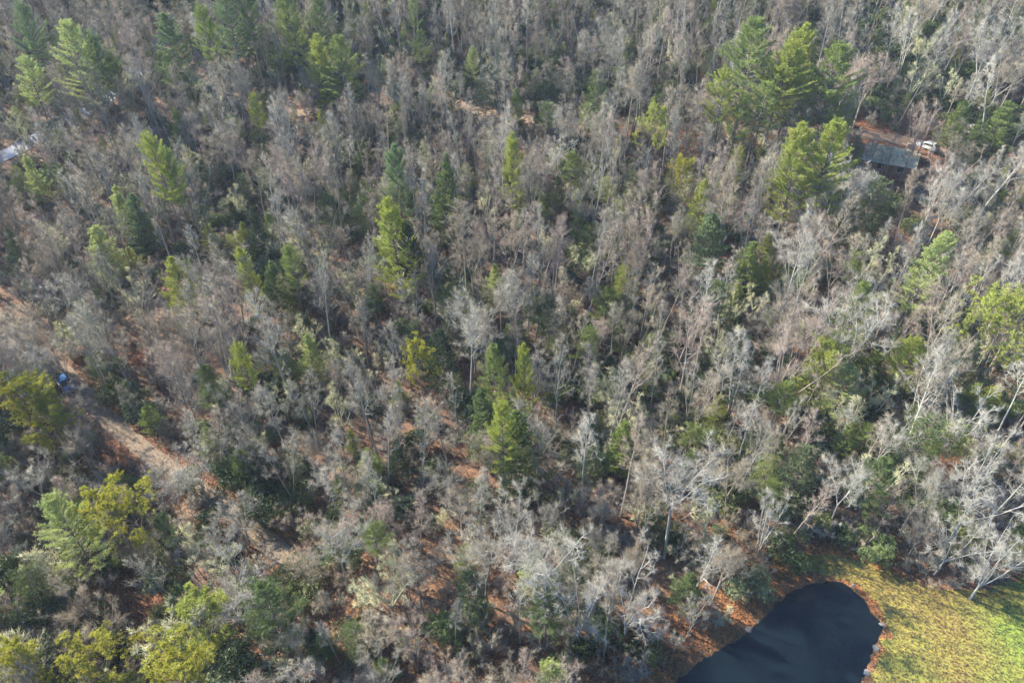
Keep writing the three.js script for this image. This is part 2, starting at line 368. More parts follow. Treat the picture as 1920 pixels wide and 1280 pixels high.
// ---------------------------------------------------------------- evergreens
function tuft(g, r, p, dir, len, w, count, open) {
  for (let k = 0; k < count; k++) { const d = turned(dir, Math.pow(r(), 0.7) * open, r() * 6.28); g.blade(p, d, len * between(r, 0.7, 1.15), w, r); }
}
function conifer(seed, o) {   // whorled branches with sprays of needles
  const r = rng(seed), trunk = new Geo(), crown = new Geo(), H = o.H, n = 8;
  const pts = wander(r, V(0, -0.3, 0), V((r() - 0.5) * 0.05, 1, (r() - 0.5) * 0.05).normalize(), H, n, 0.05, 0.02);
  trunk.tube(pts, Array.from({ length: n + 1 }, (_, k) => Math.max(0.025, o.radius * Math.pow(1 - k / (n + 0.3), 0.85))), 8);
  const side = r() * 6.28;
  for (let y = o.base * H; y < H * 0.985; y += o.gap * between(r, 0.7, 1.3)) {
    const t = (y / H - o.base) / (1 - o.base), [p] = along(pts, y / H), m = Math.round(between(r, o.whorl[0], o.whorl[1])), a0 = r() * 6.28, lobe = between(r, 0.7, 1.15);
    for (let k = 0; k < m; k++) {
      const az = a0 + ((k + (r() - 0.5) * 0.6) / m) * 6.28, thin = 1 - o.uneven * (0.5 + 0.5 * Math.cos(az - side)) * (1 - t);
      const L = o.reach * o.profile(t) * lobe * between(r, 0.65, 1.15) * thin;
      if (L < 0.25 || r() < o.gaps * (1 - t)) continue;
      const el = lerp(o.lift[0], o.lift[1], t) * DEG + (r() - 0.5) * 0.25, d = V(Math.cos(az) * Math.cos(el), Math.sin(el), Math.sin(az) * Math.cos(el));
      const bp = wander(r, p, d, L, 4, 0.18, o.curl);
      trunk.tube(bp, taper(0.016 * L + 0.012, 0.01, 4), 4);
      const subs = Math.max(3, Math.round(L * o.sprays));
      for (let s = 0; s < subs; s++) {
        const u = lerp(0.28, 1, (s + r()) / subs), [q, e] = along(bp, u), sidedir = V(-Math.sin(az), 0, Math.cos(az)).multiplyScalar(s % 2 ? 1 : -1);
        const bd = e.clone().multiplyScalar(0.75).addScaledVector(sidedir, 0.75 * between(r, 0.6, 1.2)).add(V(0, o.droop + (r() - 0.5) * 0.35, 0)).normalize();
        const bl = Math.min(1.3, L * 0.42) * (1.15 - 0.55 * u) * between(r, 0.6, 1.2);
        for (let v = 0; v < o.tufts; v++) tuft(crown, r, q.clone().addScaledVector(bd, bl * (v + r()) / o.tufts), bd.clone().add(V(0, 0.25, 0)).normalize(), o.needle, o.width, o.blades, 75 * DEG);
      }
      tuft(crown, r, bp[4], along(bp, 1)[1], o.needle * 1.15, o.width, o.blades, 70 * DEG);
    }
  }
  tuft(crown, r, pts[n], V(0, 1, 0), o.needle * 1.3, o.width, o.blades, 45 * DEG);
  return { trunk, crown, H };
}
const whiteForm = { H: 24, radius: 0.27, base: 0.42, reach: 4.2, gap: 0.72, whorl: [4, 6], uneven: 0.35, gaps: 0.26, lift: [2, 48], curl: 0.1, droop: 0.05, sprays: 3.4, tufts: 3, blades: 9, needle: 0.42, width: 0.085, profile: (t) => Math.pow(1 - t, 0.62) * (0.55 + 0.45 * Math.min(1, t * 5)) + 0.06 };
const youngForm = { ...whiteForm, H: 12, radius: 0.13, base: 0.08, reach: 2.9, gap: 0.5, whorl: [5, 7], uneven: 0.15, gaps: 0.06, lift: [0, 45], sprays: 3.6, tufts: 2, needle: 0.34, width: 0.1, profile: (t) => Math.pow(1 - t, 0.8) + 0.05 };
const darkForm = { ...youngForm, H: 12, base: 0.04, reach: 4.8, gap: 0.5, lift: [-4, 35], curl: 0.0, droop: -0.12, needle: 0.24, width: 0.07, profile: (t) => Math.pow(1 - t, 0.55) * 0.95 + 0.05 };
function roundPine(seed, o) {   // an irregular rounded crown of needle pompons on crooked limbs
  const skeleton = bareTree(seed, { ...broadForm, stems: 1, H: o.H, radius: 0.17, base: 0.4, limbs: o.limbs, reach: o.reach, bend: 0.2, crook: 0.8, kids: [0, 6, 4, 0], rise: [0.03, 0.12, 0.14, 0.12], ratio: [0, 0.4, 0.42], shape: (u) => 0.45 + 0.75 * Math.sin(Math.PI * Math.min(1, 0.25 + u * 0.75)) });
  const r = rng(seed + 5), needles = new Geo();
  for (const [p, d] of skeleton.ends) for (let k = 0; k < 3; k++) tuft(needles, r, p.clone().add(V((r() - 0.5) * 0.5, (r() - 0.3) * 0.35, (r() - 0.5) * 0.5)), d.clone().add(V(0, 0.5, 0)).normalize(), 0.3, 0.075, 13, 100 * DEG);
  const t = skeleton.trunk, c = skeleton.crown, off = t.p.length / 3;
  for (let k = 0; k < c.p.length; k++) { t.p.push(c.p[k]); t.n.push(c.n[k]); }
  for (const k of c.i) t.i.push(k + off);
  return { trunk: t, crown: needles, H: o.H };
}
function bush(seed, o) {   // a mound of broad evergreen leaves in whorls on bare crooked stems
  const r = rng(seed), stems = new Geo(), leaves = new Geo(), lobes = [];
  for (let k = 0; k < o.lobes; k++) { const a = r() * 6.28, q = Math.sqrt(r()) * o.R * 0.7; lobes.push([Math.cos(a) * q, o.H * between(r, 0.45, 0.8) * (1 - 0.3 * q / o.R), Math.sin(a) * q, o.R * between(r, 0.32, 0.55)]); }
  for (const [x, y, z] of lobes) {
    const d = V(x, y, z), len = d.length(); d.normalize(); d.y += 0.3; d.normalize();
    stems.tube(wander(r, V((r() - 0.5) * 0.4, -0.2, (r() - 0.5) * 0.4), d, len, 5, 0.35, 0.02), taper(0.06, 0.02, 5), 5);
  }
  for (const [x, y, z, q] of lobes) for (let k = 0; k < o.whorls; k++) {
    const d = V(r() - 0.5, r() * 0.85 - 0.28, r() - 0.5).normalize(), p = V(x, y, z).addScaledVector(d, q * between(r, 0.6, 1.08));
    if (p.y < 0.1) continue;
    const axis = d.clone().add(V(0, 0.6, 0)).normalize(), n = 5 + ((r() * 3) | 0), a0 = r() * 6.28;
    for (let s = 0; s < n; s++) leaves.leaf(p, turned(axis, between(r, 55, 100) * DEG, a0 + (s / n) * 6.28), o.leaf * between(r, 0.75, 1.15), o.leaf * 0.36, r);
  }
  return { trunk: stems, crown: leaves, H: o.H };
}

const prototypes = {};
let triangles = 0;
function define(kind, list) {
  prototypes[kind] = list.map((q) => { const t = { trunk: q.trunk.build(), crown: q.crown.build(), H: q.H }; triangles += (t.trunk.index.count + t.crown.index.count) / 3; return t; });
}
define('tall', [101, 102, 103, 104, 105, 106, 107, 108].map((s, k) => bareTree(s, { ...tallForm, H: 19, limbs: 16 + k, base: [0.36, 0.5, 0.44, 0.4, 0.55, 0.3, 0.48, 0.6][k], reach: [0.22, 0.17, 0.2, 0.19, 0.16, 0.18, 0.14, 0.19][k], lean: k === 3 ? 0.1 : 0, bend: [0.1, 0.07, 0.14, 0.1, 0.06, 0.16, 0.08, 0.12][k] })));
define('broad', [111, 112, 113, 114, 115, 116].map((s, k) => bareTree(s, { ...broadForm, H: 15, fork: [0.34, 0.26, 0.45, 0.34, 0.2, 0.5][k], stems: [4, 5, 3, 4, 5, 3][k], lean: k === 3 ? 0.14 : 0, reach: [0.22, 0.2, 0.22, 0.23, 0.19, 0.24][k] })));
define('vase', [121, 122, 123, 124].map((s, k) => bareTree(s, { ...vaseForm, H: 17, stems: [2, 3, 4, 2][k], reach: [0.18, 0.16, 0.17, 0.15][k] })));
define('lichen', [131, 132, 133].map((s) => bareTree(s, { ...lichenForm, H: 10 })));
define('brush', [141, 142, 143, 144].map((s) => bareTree(s, { ...brushForm, H: 3.4 })));
define('white', [201, 202, 203, 204, 205].map((s, k) => conifer(s, { ...whiteForm, base: [0.4, 0.5, 0.3, 0.55, 0.22][k], reach: [7.6, 7.0, 8.0, 7.6, 6.6][k], uneven: [0.3, 0.45, 0.2, 0.4, 0.3][k] })));
define('young', [211, 212, 213, 214].map((s, k) => conifer(s, { ...youngForm, reach: [4.1, 3.6, 4.5, 3.1][k], base: [0.05, 0.15, 0.1, 0.25][k] })));
define('dark', [221, 222, 223].map((s) => conifer(s, darkForm)));
define('round', [231, 232, 233, 234].map((s, k) => roundPine(s, { H: 13, limbs: 15 + k, reach: [0.33, 0.38, 0.3, 0.36][k] })));
define('bush', [241, 242, 243, 244].map((s, k) => bush(s, { H: 3.6, R: [2.3, 2.8, 2.0, 2.6][k], lobes: [8, 11, 7, 9][k], whorls: 70, leaf: 0.27 })));
console.log('prototype triangles', triangles);

// ---------------------------------------------------------------- plant materials
const leafy = (r, g, b, rough = 0.75) => mat(r, g, b, rough, { transmission: 0.48, thickness: 0, side: THREE.DoubleSide, specularIntensity: 0.4 });
const barks = { silver: mat(0.31, 0.292, 0.245), grey: mat(0.23, 0.215, 0.175), warm: mat(0.235, 0.195, 0.145), rosy: mat(0.255, 0.205, 0.165), dark: mat(0.105, 0.095, 0.075), lichen: mat(0.4, 0.385, 0.24), rust: mat(0.2, 0.16, 0.13), pine: mat(0.13, 0.105, 0.085) };
const twigsOf = { silver: mat(0.31, 0.287, 0.235), grey: mat(0.23, 0.212, 0.168), warm: mat(0.235, 0.195, 0.138), rosy: mat(0.255, 0.2, 0.155), dark: mat(0.15, 0.132, 0.1), lichen: mat(0.38, 0.37, 0.21) };
const needleOf = {
  gold: leafy(0.41, 0.385, 0.035), lime: leafy(0.36, 0.385, 0.065), leaf: leafy(0.25, 0.3, 0.07), mid: leafy(0.155, 0.205, 0.06), blue: leafy(0.19, 0.255, 0.1),
  pale: leafy(0.42, 0.46, 0.16), dark: leafy(0.05, 0.08, 0.032), olive: leafy(0.15, 0.17, 0.055, 0.5), laurel: leafy(0.065, 0.1, 0.03, 0.45), sage: leafy(0.2, 0.235, 0.11, 0.5), rust: leafy(0.3, 0.13, 0.05),
};
const things = [];   // every plant that stands as a thing of its own, with what its label needs
function plant(name, kind, variant, trunkMat, crownMat, p, h, turn, tilt = [0, 0], wide = 1) {
  const q = prototypes[kind][variant % prototypes[kind].length], o = new THREE.Group(), s = h / q.H;
  o.name = numbered(name);
  part('trunk', q.trunk, trunkMat, o);
  part(kind === 'bush' ? 'foliage' : 'crown', q.crown, crownMat, o);
  o.position.set(p.x, p.y - 0.05, p.z); o.scale.set(s * wide, s, s * wide);
  o.rotation.set(tilt[0], turn, tilt[1], 'ZXY');
  scene.add(o);
  return o;
}

// ---------------------------------------------------------------- evergreens of the photograph: crown-top pixel, height, form, variant, tone, width, what it is, where it is
const E = (s) => s.trim().split('\n').map((l) => { const [x, y, h, kind, variant, tone, wide, short, where] = l.split('|').map((v) => v.trim()); return { x: +x, y: +y, h: +h, kind, variant: +variant, tone, wide: +wide, short, where }; });
const evergreens = E(`
32|6|24|white|0|blue|1|hazy blue-green corner pine|cut off by the upper left corner
124|42|25|white|2|pale|1.15|big hazy pale green pine|standing above the paved road in the upper left
165|62|22|white|0|blue|1|dull blue-green pine|just behind the big hazy pale green pine
36|104|21|white|1|pale|1.1|sparse pale layered pine|leaning over the paved road near the left edge
305|22|20|young|2|blue|1.15|cone-shaped blue-green pine|near the top edge left of the tall roadside pines
376|8|25|white|1|leaf|0.9|slim light green pine|first of the row of tall pines along the top edge
412|-30|27|white|0|blue|1|cut-off dark-trunked pine|above the slim light green pine at the top edge
455|-26|26|white|3|mid|0.9|thin-crowned dark pine|between two pine clumps along the top edge
532|-22|25|white|2|leaf|1|wide flat-layered pine|third clump along the top edge
592|-8|23|white|0|mid|1|dark layered pine|right end of the pine row along the top edge
586|64|21|white|4|lime|1.15|sunlit yellow-green twin pine|left one of the close pair near the top
636|70|21|white|2|leaf|1.2|green twin pine|right one of the close pair near the top
470|172|16|white|1|lime|0.75|small yellow-topped pine|beside the orange road bank in the upper left
200|102|17|white|3|leaf|0.8|thin pine over pavement|where the paved road shows between trunks
322|200|12|young|3|leaf|0.9|slim light green sapling pine|in grey woods below the paved road bend
282|256|26|white|3|lime|0.7|tall lime pine with long bare trunk|in the grey woods at upper left
306|276|23|white|1|leaf|0.8|shorter companion pine|touching the tall lime pine with long bare trunk
47|288|13|young|3|pale|0.85|pale spindly young pine|just below the paved road at the left edge
385|282|11|dark|0|dark|1.05|broad almost black evergreen|in the upper left woods
448|325|8|dark|1|mid|1|low green hemlock clump|right of the broad almost black evergreen
210|345|13|young|1|pale|0.9|pale grey-green young pine|left one of two joined young pines
242|364|13|young|2|blue|1|deep blue-green young pine|right one of two joined young pines
466|388|12|young|0|dark|0.95|small dark cone pine|alone among grey bare trees left of centre
604|360|12|dark|2|mid|0.95|rounded mid-green evergreen|beside pale lichen branches upper middle
662|362|9|young|1|sage|1|pale sage young conifer|next to a lichen-grey tree
738|262|23|white|4|blue|0.95|slender blue-green spire pine|directly behind the tallest yellow-green pine
736|368|24|white|4|lime|1|tallest yellow-green pine|left of the middle of the wood
770|420|19|white|1|dark|0.8|shaded pine|pressed against the tallest yellow-green pine
830|288|19|young|0|mid|0.85|neat mid-green cone pine|right of the blue-green spire
960|246|20|white|4|lime|0.8|bright yellow columnar pine|below the dirt road near top middle
966|164|11|young|2|leaf|0.85|small pine at dirt road edge|in front of the orange bank
1046|328|10|young|3|sage|1|faded green young conifer|right of the bright yellow columnar pine
1018|352|8|young|1|leaf|1|stubby green sapling|beneath the bright yellow columnar pine
908|118|14|dark|0|dark|0.85|black-green conifer above road|on the slope behind the dirt road
1030|118|11|young|3|sage|0.9|ghostly grey-green conifer|on the slope above the dirt road
772|-6|16|white|3|leaf|0.7|narrow green pine top|cut by the top edge near the middle
1226|204|17|round|0|lime|0.75|tilted yellow-green pine|rising over the dirt road right of middle
1276|316|13|round|1|gold|0.75|golden scrub pine|left one of two below the dirt road
1322|336|13|young|2|lime|0.85|dull yellow-green scrub pine|right one of two below the dirt road
1420|40|26|white|2|leaf|1.4|largest broad-crowned pine|at back of the tall roadside pine grove
1512|40|26|white|4|lime|1.25|yellow-green peak pine|highest on the right of the roadside grove
1478|78|25|white|0|lime|1.3|middle grove pine|between the largest pine and the peak pine
1366|128|23|white|1|lime|1|flat-topped outer pine|left edge of the tall roadside grove
1440|162|21|white|3|leaf|1.35|low dusky grove pine|front of the tall roadside grove
1392|176|20|white|1|leaf|0.9|wispy layered grove pine|front left of the tall roadside grove
1578|90|25|white|2|leaf|1.45|massive full-skirted pine|right end of the tall roadside grove
1516|232|25|white|4|lime|1.2|left pine of the front pair|before the roadside grove
1566|234|25|white|2|lime|1.2|right pine of the front pair|before the cabin
1490|262|20|white|1|pale|0.9|thin pale pine|overlapping the front pair from the left
1652|330|15|dark|1|mid|1|dark spreading evergreen|below the cabin
1602|378|12|young|2|mid|1|squat green pine|at foot of the front pair
1336|398|15|young|2|blue|1.05|feathery blue-green conifer|right of middle above the pale twigs
1414|452|13|young|0|leaf|1|fresh bright green pine|alone right of the feathery conifer
1386|525|7|young|1|lime|1|tiny lime sapling|at foot of the fresh bright green pine
1766|430|21|white|4|pale|1.1|straw-tinted pine showing its trunk|at the edge of the dark hollow
1610|478|10|round|2|leaf|0.8|flat-plumed little pine|on the rusty bank below the cabin
1626|538|18|white|2|leaf|0.95|soft green pine behind pale limbs|in the right half of the wood
1898|596|17|round|1|lime|1.05|golden-green spreading pine|at the right edge
1836|640|11|young|2|sage|0.95|silvery sage young conifer|beside the golden-green spreading pine
1655|648|9|young|0|leaf|1.2|low bright thicket pine|under the soft green pine
1546|664|13|round|3|lime|0.95|ball-crowned lime pine|in the middle of the right-hand wood
1752|782|13|dark|2|mid|1.05|full dark green conifer|in shade of the pale right-hand trees
1806|786|11|dark|0|leaf|1|lighter green conifer|touching the full dark green conifer
1842|226|11|young|0|mid|1.1|dumpy green hillside conifer|upper right
1812|186|12|young|2|leaf|1|sunlit hillside conifer|upper right
1892|190|14|young|2|leaf|1.2|large hillside conifer|cut by the right edge near the top
1655|42|9|young|1|mid|1|lonely hillside sapling|among pale trunks near the top
1750|120|9|young|3|mid|1|thin hillside sapling|among pale trunks upper right
1690|150|9|dark|1|dark|1|shadowy hillside evergreen|behind the massive full-skirted pine
322|482|13|young|2|lime|1.05|glowing yellow-green cone|alone in the left-hand woods
456|462|17|white|4|lime|0.8|lime pine with feathery side|left of a green pair
540|458|17|white|1|leaf|0.85|ragged green pine|in the grey thicket
500|486|14|young|3|mid|1|half-hidden green pine|between the lime and ragged pines
172|422|13|young|2|pale|1.1|washed-out pale green conifer|in far left woods
12|428|12|young|0|sage|1|grey-green conifer at the margin|touching the left edge
446|640|17|white|1|lime|0.7|stringy lime pine|behind grey branches above the lane
570|626|11|young|1|pale|1|pale feathery young conifer|in the left-of-centre thicket
788|658|12|round|0|gold|0.75|mustard scrub pine|near the picture's middle
820|616|12|young|2|dark|1|dark cone|just behind the mustard scrub pine
926|654|17|white|2|leaf|0.75|soft green central pine|left of the lime central pine
986|638|18|white|4|lime|0.65|lime central pine|near the middle of the wood
908|732|14|young|1|mid|0.95|dusky young pine|behind the brightest front pine
942|752|19|white|0|lime|0.72|brightest front pine|yellow-green, below the middle of the wood
975|772|16|young|2|mid|0.9|dark green companion|leaning on the brightest front pine
1176|790|11|young|2|leaf|1.05|bushy green conifer|behind a slim pinkish bare tree
1298|798|8|round|2|leaf|0.9|low leafy-looking pine|under the pale limbs right of middle
1110|836|9|young|3|sage|1|greyed young conifer|left of the bushy green conifer
1514|836|11|young|2|sage|1.1|dull sage conifer|above the pond bank
850|540|9|round|1|leaf|0.8|light green scrub|under the bare trees at the middle
92|938|18|white|2|pale|0.95|wide pale plume-branched pine|in the lower left
246|902|15|round|1|gold|0.9|yellow flat-crowned pine|above the dark gully
40|742|14|round|3|gold|1.05|yellow pine at the left margin|below the blue car
92|776|13|round|0|gold|0.95|second yellow pine|below the blue car
296|968|12|white|3|blue|0.55|thin blue-green pine|shaded beside the yellow flat-crowned pine
340|1136|12|round|2|lime|1|vivid lime round pine|near the bottom left
332|1214|12|round|3|gold|1.05|yellow round pine at bottom edge|in front of the vivid lime pine
186|1212|12|round|0|gold|1.05|yellow open-crowned pine|at the bottom edge far left
4|1228|11|round|2|gold|0.8|yellow corner pine|in the bottom left corner
`);
const landmarks = [];
for (const e of evergreens) {
  const p = at(e.x, e.y, e.h), o = plant(e.kind === 'dark' ? 'hemlock_tree' : 'pine_tree', e.kind, e.variant, barks.pine, needleOf[e.tone], p, e.h, R() * 6.28, [(R() - 0.5) * 0.06, (R() - 0.5) * 0.06], e.wide * (e.kind === 'white' ? 0.82 : e.kind === 'young' ? 0.9 : 1));
  tag(o, `${e.short} ${e.where}`, e.kind === 'dark' ? 'evergreen' : 'pine', 'evergreens among the bare woods');
  landmarks.push({ short: 'the ' + e.short, x: e.x, y: e.y + 30 });
  things.push({ x: p.x, z: p.z, r: 2.2 });
}

// ---------------------------------------------------------------- where nothing may stand in the way (pixels of the photograph that show open ground)
const openings = [
  [[104, 690], [128, 684], [205, 752], [298, 838], [310, 868], [270, 858], [190, 800], [140, 752], [110, 720]],
  [[318, 862], [340, 862], [400, 905], [484, 990], [470, 1000], [400, 940], [340, 895]],
  [[218, 1060], [258, 1045], [284, 1110], [270, 1180], [225, 1180]],
  [[192, 806], [246, 842], [262, 880], [205, 880]],
  [[846, 188], [884, 196], [896, 208], [880, 212]],
  [[980, 214], [1002, 216], [1002, 236], [980, 234]],
  [[1140, 226], [1190, 230], [1190, 236], [1140, 232]],
  [[1610, 240], [1700, 244], [1785, 262], [1790, 285], [1706, 292], [1712, 340], [1640, 335], [1612, 275]],
  [[-10, 276], [26, 272], [28, 296], [-10, 310]],
  [[188, 172], [205, 170], [206, 190], [186, 194]],
  [[1215, 1295], [1310, 1222], [1405, 1150], [1480, 1062], [1530, 1036], [1640, 1066], [1740, 1102], [1830, 1108], [1925, 1082], [1990, 1070], [1990, 1400], [1215, 1400]],
];
const blocked = (x, y) => openings.some((p) => inside(p, x, y));
function free(p, h, width, trunk = 0.4, verge = 1) {
  if (inside(pond, p.x, p.z) || (p.x > lawnBox[0] && inside(lawnEdge, p.x, p.z))) return false;
  if (p.x > pondBox[0] && p.z > pondBox[2] && distToLine(pondLine, p.x, p.z) < 2.0 + 2 * noise2(p.x / 4, p.z / 4, 81)) return false;
  if (distToLine(laneLine, p.x, p.z) < 1.6 + verge || distToLine(farLine, p.x, p.z) < 2 + verge || distToLine(pavedLine, p.x, p.z) < 2.4 + verge * 0.6) return false;
  if (Math.hypot(p.x - cabinAt[0], p.z - cabinAt[1]) < 8.5) return false;
  for (const f of [trunk, 0.6, 0.85, 1]) for (const s of width > 1 && p.x > 20 && p.z > -75 ? [-width, 0, width] : [0]) { const q = project(V(p.x + s, p.y + h * f, p.z)); if (blocked(q.x, q.y)) return false; }
  return true;
}
const coniferViews = evergreens.map((e) => { const p = at(e.x, e.y, e.h), s = project(V(p.x, p.y + e.h, p.z)), c = project(V(p.x, p.y + e.h * 0.45, p.z)); return { x: e.x, y0: e.y, y1: Math.max(c.y, e.y + 30), w: (1280 / s.depth) * (e.kind === 'white' ? 3.3 : 2.5) * e.wide * e.h / (e.kind === 'white' ? 24 : 12), depth: s.depth }; });
function hides(p, h) {   // a tree that would stand in front of one of the evergreens the photograph shows
  for (const f of [0.55, 0.75, 0.95]) { const q = project(V(p.x, p.y + h * f, p.z)); for (const v of coniferViews) if (q.depth < v.depth + 1 && Math.abs(q.x - v.x) < v.w + 8 && q.y > v.y0 - 6 && q.y < v.y1) return true; }
  return false;
}
const pickTone = (r, table) => { let u = r() * table.reduce((a, t) => a + t[1], 0); for (const [t, w] of table) if ((u -= w) < 0) return t; return table[0][0]; };

// ---------------------------------------------------------------- bare trees: those set by hand, then the wood around them
const woods = [];
for (const [x, y, h, kind, variant, tone] of [
  [1290, 856, 19, 'broad', 2, 'silver'], [1872, 876, 16, 'broad', 0, 'silver'], [1826, 965, 12, 'broad', 1, 'silver'], [1912, 1000, 13, 'broad', 4, 'silver'], [1850, 716, 17, 'broad', 1, 'silver'], [1905, 790, 16, 'vase', 1, 'silver'],
  [1690, 912, 11, 'tall', 0, 'rosy'], [1606, 874, 13, 'broad', 2, 'silver'], [1518, 912, 12, 'tall', 2, 'rosy'], [1012, 985, 17, 'broad', 0, 'silver'], [1200, 1066, 15, 'broad', 1, 'silver'], [1100, 1080, 14, 'broad', 4, 'silver'],
  [1640, 560, 20, 'broad', 2, 'silver'], [1512, 566, 18, 'broad', 3, 'rosy'], [1780, 690, 18, 'tall', 3, 'silver'], [1190, 800, 17, 'tall', 1, 'rosy'], [1110, 780, 18, 'tall', 4, 'silver'], [1050, 640, 19, 'tall', 0, 'grey'],
  [1180, 640, 19, 'tall', 2, 'rosy'], [1810, 300, 19, 'broad', 0, 'silver'], [1902, 250, 20, 'tall', 3, 'silver'], [1760, 180, 17, 'vase', 2, 'rosy'], [1700, 10, 20, 'tall', 1, 'silver'], [1786, 20, 20, 'tall', 3, 'silver'], [1880, 30, 20, 'broad', 0, 'silver'],
  [910, 590, 18, 'tall', 4, 'warm'], [720, 690, 17, 'vase', 1, 'grey'], [330, 560, 15, 'broad', 0, 'grey'], [560, 690, 16, 'vase', 0, 'grey'], [110, 1075, 13, 'broad', 4, 'warm'], [430, 1070, 13, 'broad', 1, 'silver'], [620, 980, 14, 'broad', 2, 'grey'],
  [145, 95, 24, 'vase', 0, 'dark'], [1742, 196, 13, 'vase', 2, 'rosy'], [1730, 236, 9, 'vase', 3, 'rosy'], [1650, 250, 11, 'vase', 0, 'warm'], [1630, 262, 9, 'tall', 4, 'rosy'], [1675, 268, 8, 'vase', 2, 'warm'], [1772, 230, 11, 'vase', 1, 'warm'], [1690, 250, 11, 'tall', 3, 'warm'], [1716, 262, 10, 'vase', 0, 'rosy'], [44, 600, 12, 'broad', 0, 'grey'], [10, 600, 9, 'broad', 5, 'grey'], [36, 630, 8, 'broad', 0, 'warm'], [70, 632, 8, 'broad', 2, 'grey'], [-6, 592, 9, 'broad', 1, 'silver'], [56, 616, 9, 'vase', 3, 'grey'], [-8, 566, 12, 'vase', 0, 'grey'], [30, 612, 11, 'vase', 2, 'grey'], [4, 618, 12, 'broad', 3, 'silver'], [66, 606, 10, 'broad', 2, 'grey'], [90, 640, 9, 'broad', 4, 'warm'], [52, 655, 10, 'broad', 1, 'silver'], [24, 576, 11, 'broad', 2, 'warm'], [12, 585, 12, 'broad', 1, 'warm'], [78, 650, 11, 'broad', 2, 'grey'], [60, 628, 10, 'vase', 1, 'warm'], [20, 640, 11, 'broad', 4, 'grey'], [150, 800, 8, 'broad', 0, 'grey'], [350, 850, 10, 'broad', 1, 'silver'], [430, 930, 10, 'broad', 2, 'grey'], [240, 60, 22, 'tall', 0, 'rosy'], [225, 40, 22, 'tall', 2, 'rosy'], [960, 118, 14, 'broad', 4, 'rosy'], [1215, 100, 17, 'tall', 0, 'grey'],
]) {
  const p = at(x, y, h); woods.push({ p, h, kind, variant, tone, hand: true }); things.push({ x: p.x, z: p.z, r: 2.5 });
}
const r2 = rng(77);
const STEP = 5.0;
for (let d = 16; d < 330; d += STEP) for (let x = -215; x < 205; x += STEP) {
  const px = x + (r2() - 0.5) * STEP * 0.95, pz = -(d + (r2() - 0.5) * STEP * 0.95), y = ground(px, pz), p = V(px, y, pz), s = project(p), near = smooth(s.y, 700, 1150);
  const u = r2(), v = r2(), w = r2(), tone = r2();
  if (s.x < -330 || s.x > 2010 || s.y < -230 || s.y > 1500) continue;
  const kind = u < 0.1 ? 'lichen' : u < lerp(0.7, 0.42, near) ? 'tall' : u < lerp(0.84, 0.56, near) ? 'vase' : 'broad';
  const h = kind === 'lichen' ? between(r2, 7, 11) : lerp(between(r2, 10, 21.5), between(r2, 7.5, 15), near) * (kind === 'broad' ? 0.88 : 1);
  if (things.some((t) => Math.hypot(t.x - px, t.z - pz) < t.r) || !free(p, h, 1.2) || (hides(p, h) && tone < 0.965)) continue;
  const stand = noise2(px / 28, pz / 28, 61), right = clamp(smooth(s.x, 1000, 1800) * 0.8 + 0.5 * stand, 0, 1), top = clamp(smooth(s.y, 450, 150) - stand, 0, 1);
  woods.push({ p, h, kind, variant: (v * 60) | 0, turn: w * 6.28,
    tone: kind === 'lichen' ? 'lichen' : pickTone(() => tone, [['silver', 0.1 + 0.5 * right], ['grey', 0.38 - 0.15 * right], ['warm', 0.28], ['rosy', 0.2 + 0.2 * top], ['dark', 0.2 * (1 - right)]]) });
}
for (const t of woods) {
  const s = project(V(t.p.x, t.p.y + t.h * 0.75, t.p.z));
  t.sx = s.x; t.sy = s.y; t.show = (s.x > 0 && s.x < 1920 && s.y > 0 && s.y < 1280) ? (t.hand ? 2 : 1) * t.h / s.depth : 0;
}
woods.sort((a, b) => b.show - a.show);
console.log('bare trees', woods.length);
const single = woods.filter((t) => t.kind !== 'lichen').slice(0, 300), lichens = woods.filter((t) => t.kind === 'lichen' && t.show > 0).slice(0, 120);
const chosen = new Set([...single, ...lichens]);
const described = [];
for (const t of chosen) {
  const lean = [(r2() - 0.5) * 0.12, (r2() - 0.5) * 0.12];
  const o = plant(t.kind === 'lichen' ? 'lichen_tree' : 'bare_tree', t.kind, t.variant, barks[t.tone], twigsOf[t.tone], t.p, t.h, t.turn ?? r2() * 6.28, lean, between(r2, 0.85, 1.1));
  described.push({ o, t, category: t.kind === 'lichen' ? 'lichen tree' : 'bare tree', group: t.kind === 'lichen' ? 'lichen-covered small trees in the wood' : 'leafless trees of the wood',
    look: t.kind === 'lichen' ? `${t.h > 9.3 ? 'taller' : t.h > 8 ? 'mid-sized' : 'small'} pale lichen-crusted bare tree` : `${t.h > 17 ? 'tall' : t.h > 12.5 ? 'mid-height' : 'short'} ${{ silver: 'silvery', grey: 'grey', warm: 'brownish', rosy: 'pinkish-grey', dark: 'dark' }[t.tone]} ${{ tall: 'straight', broad: 'forked', vase: 'multi-stemmed' }[t.kind]} bare tree` });
}

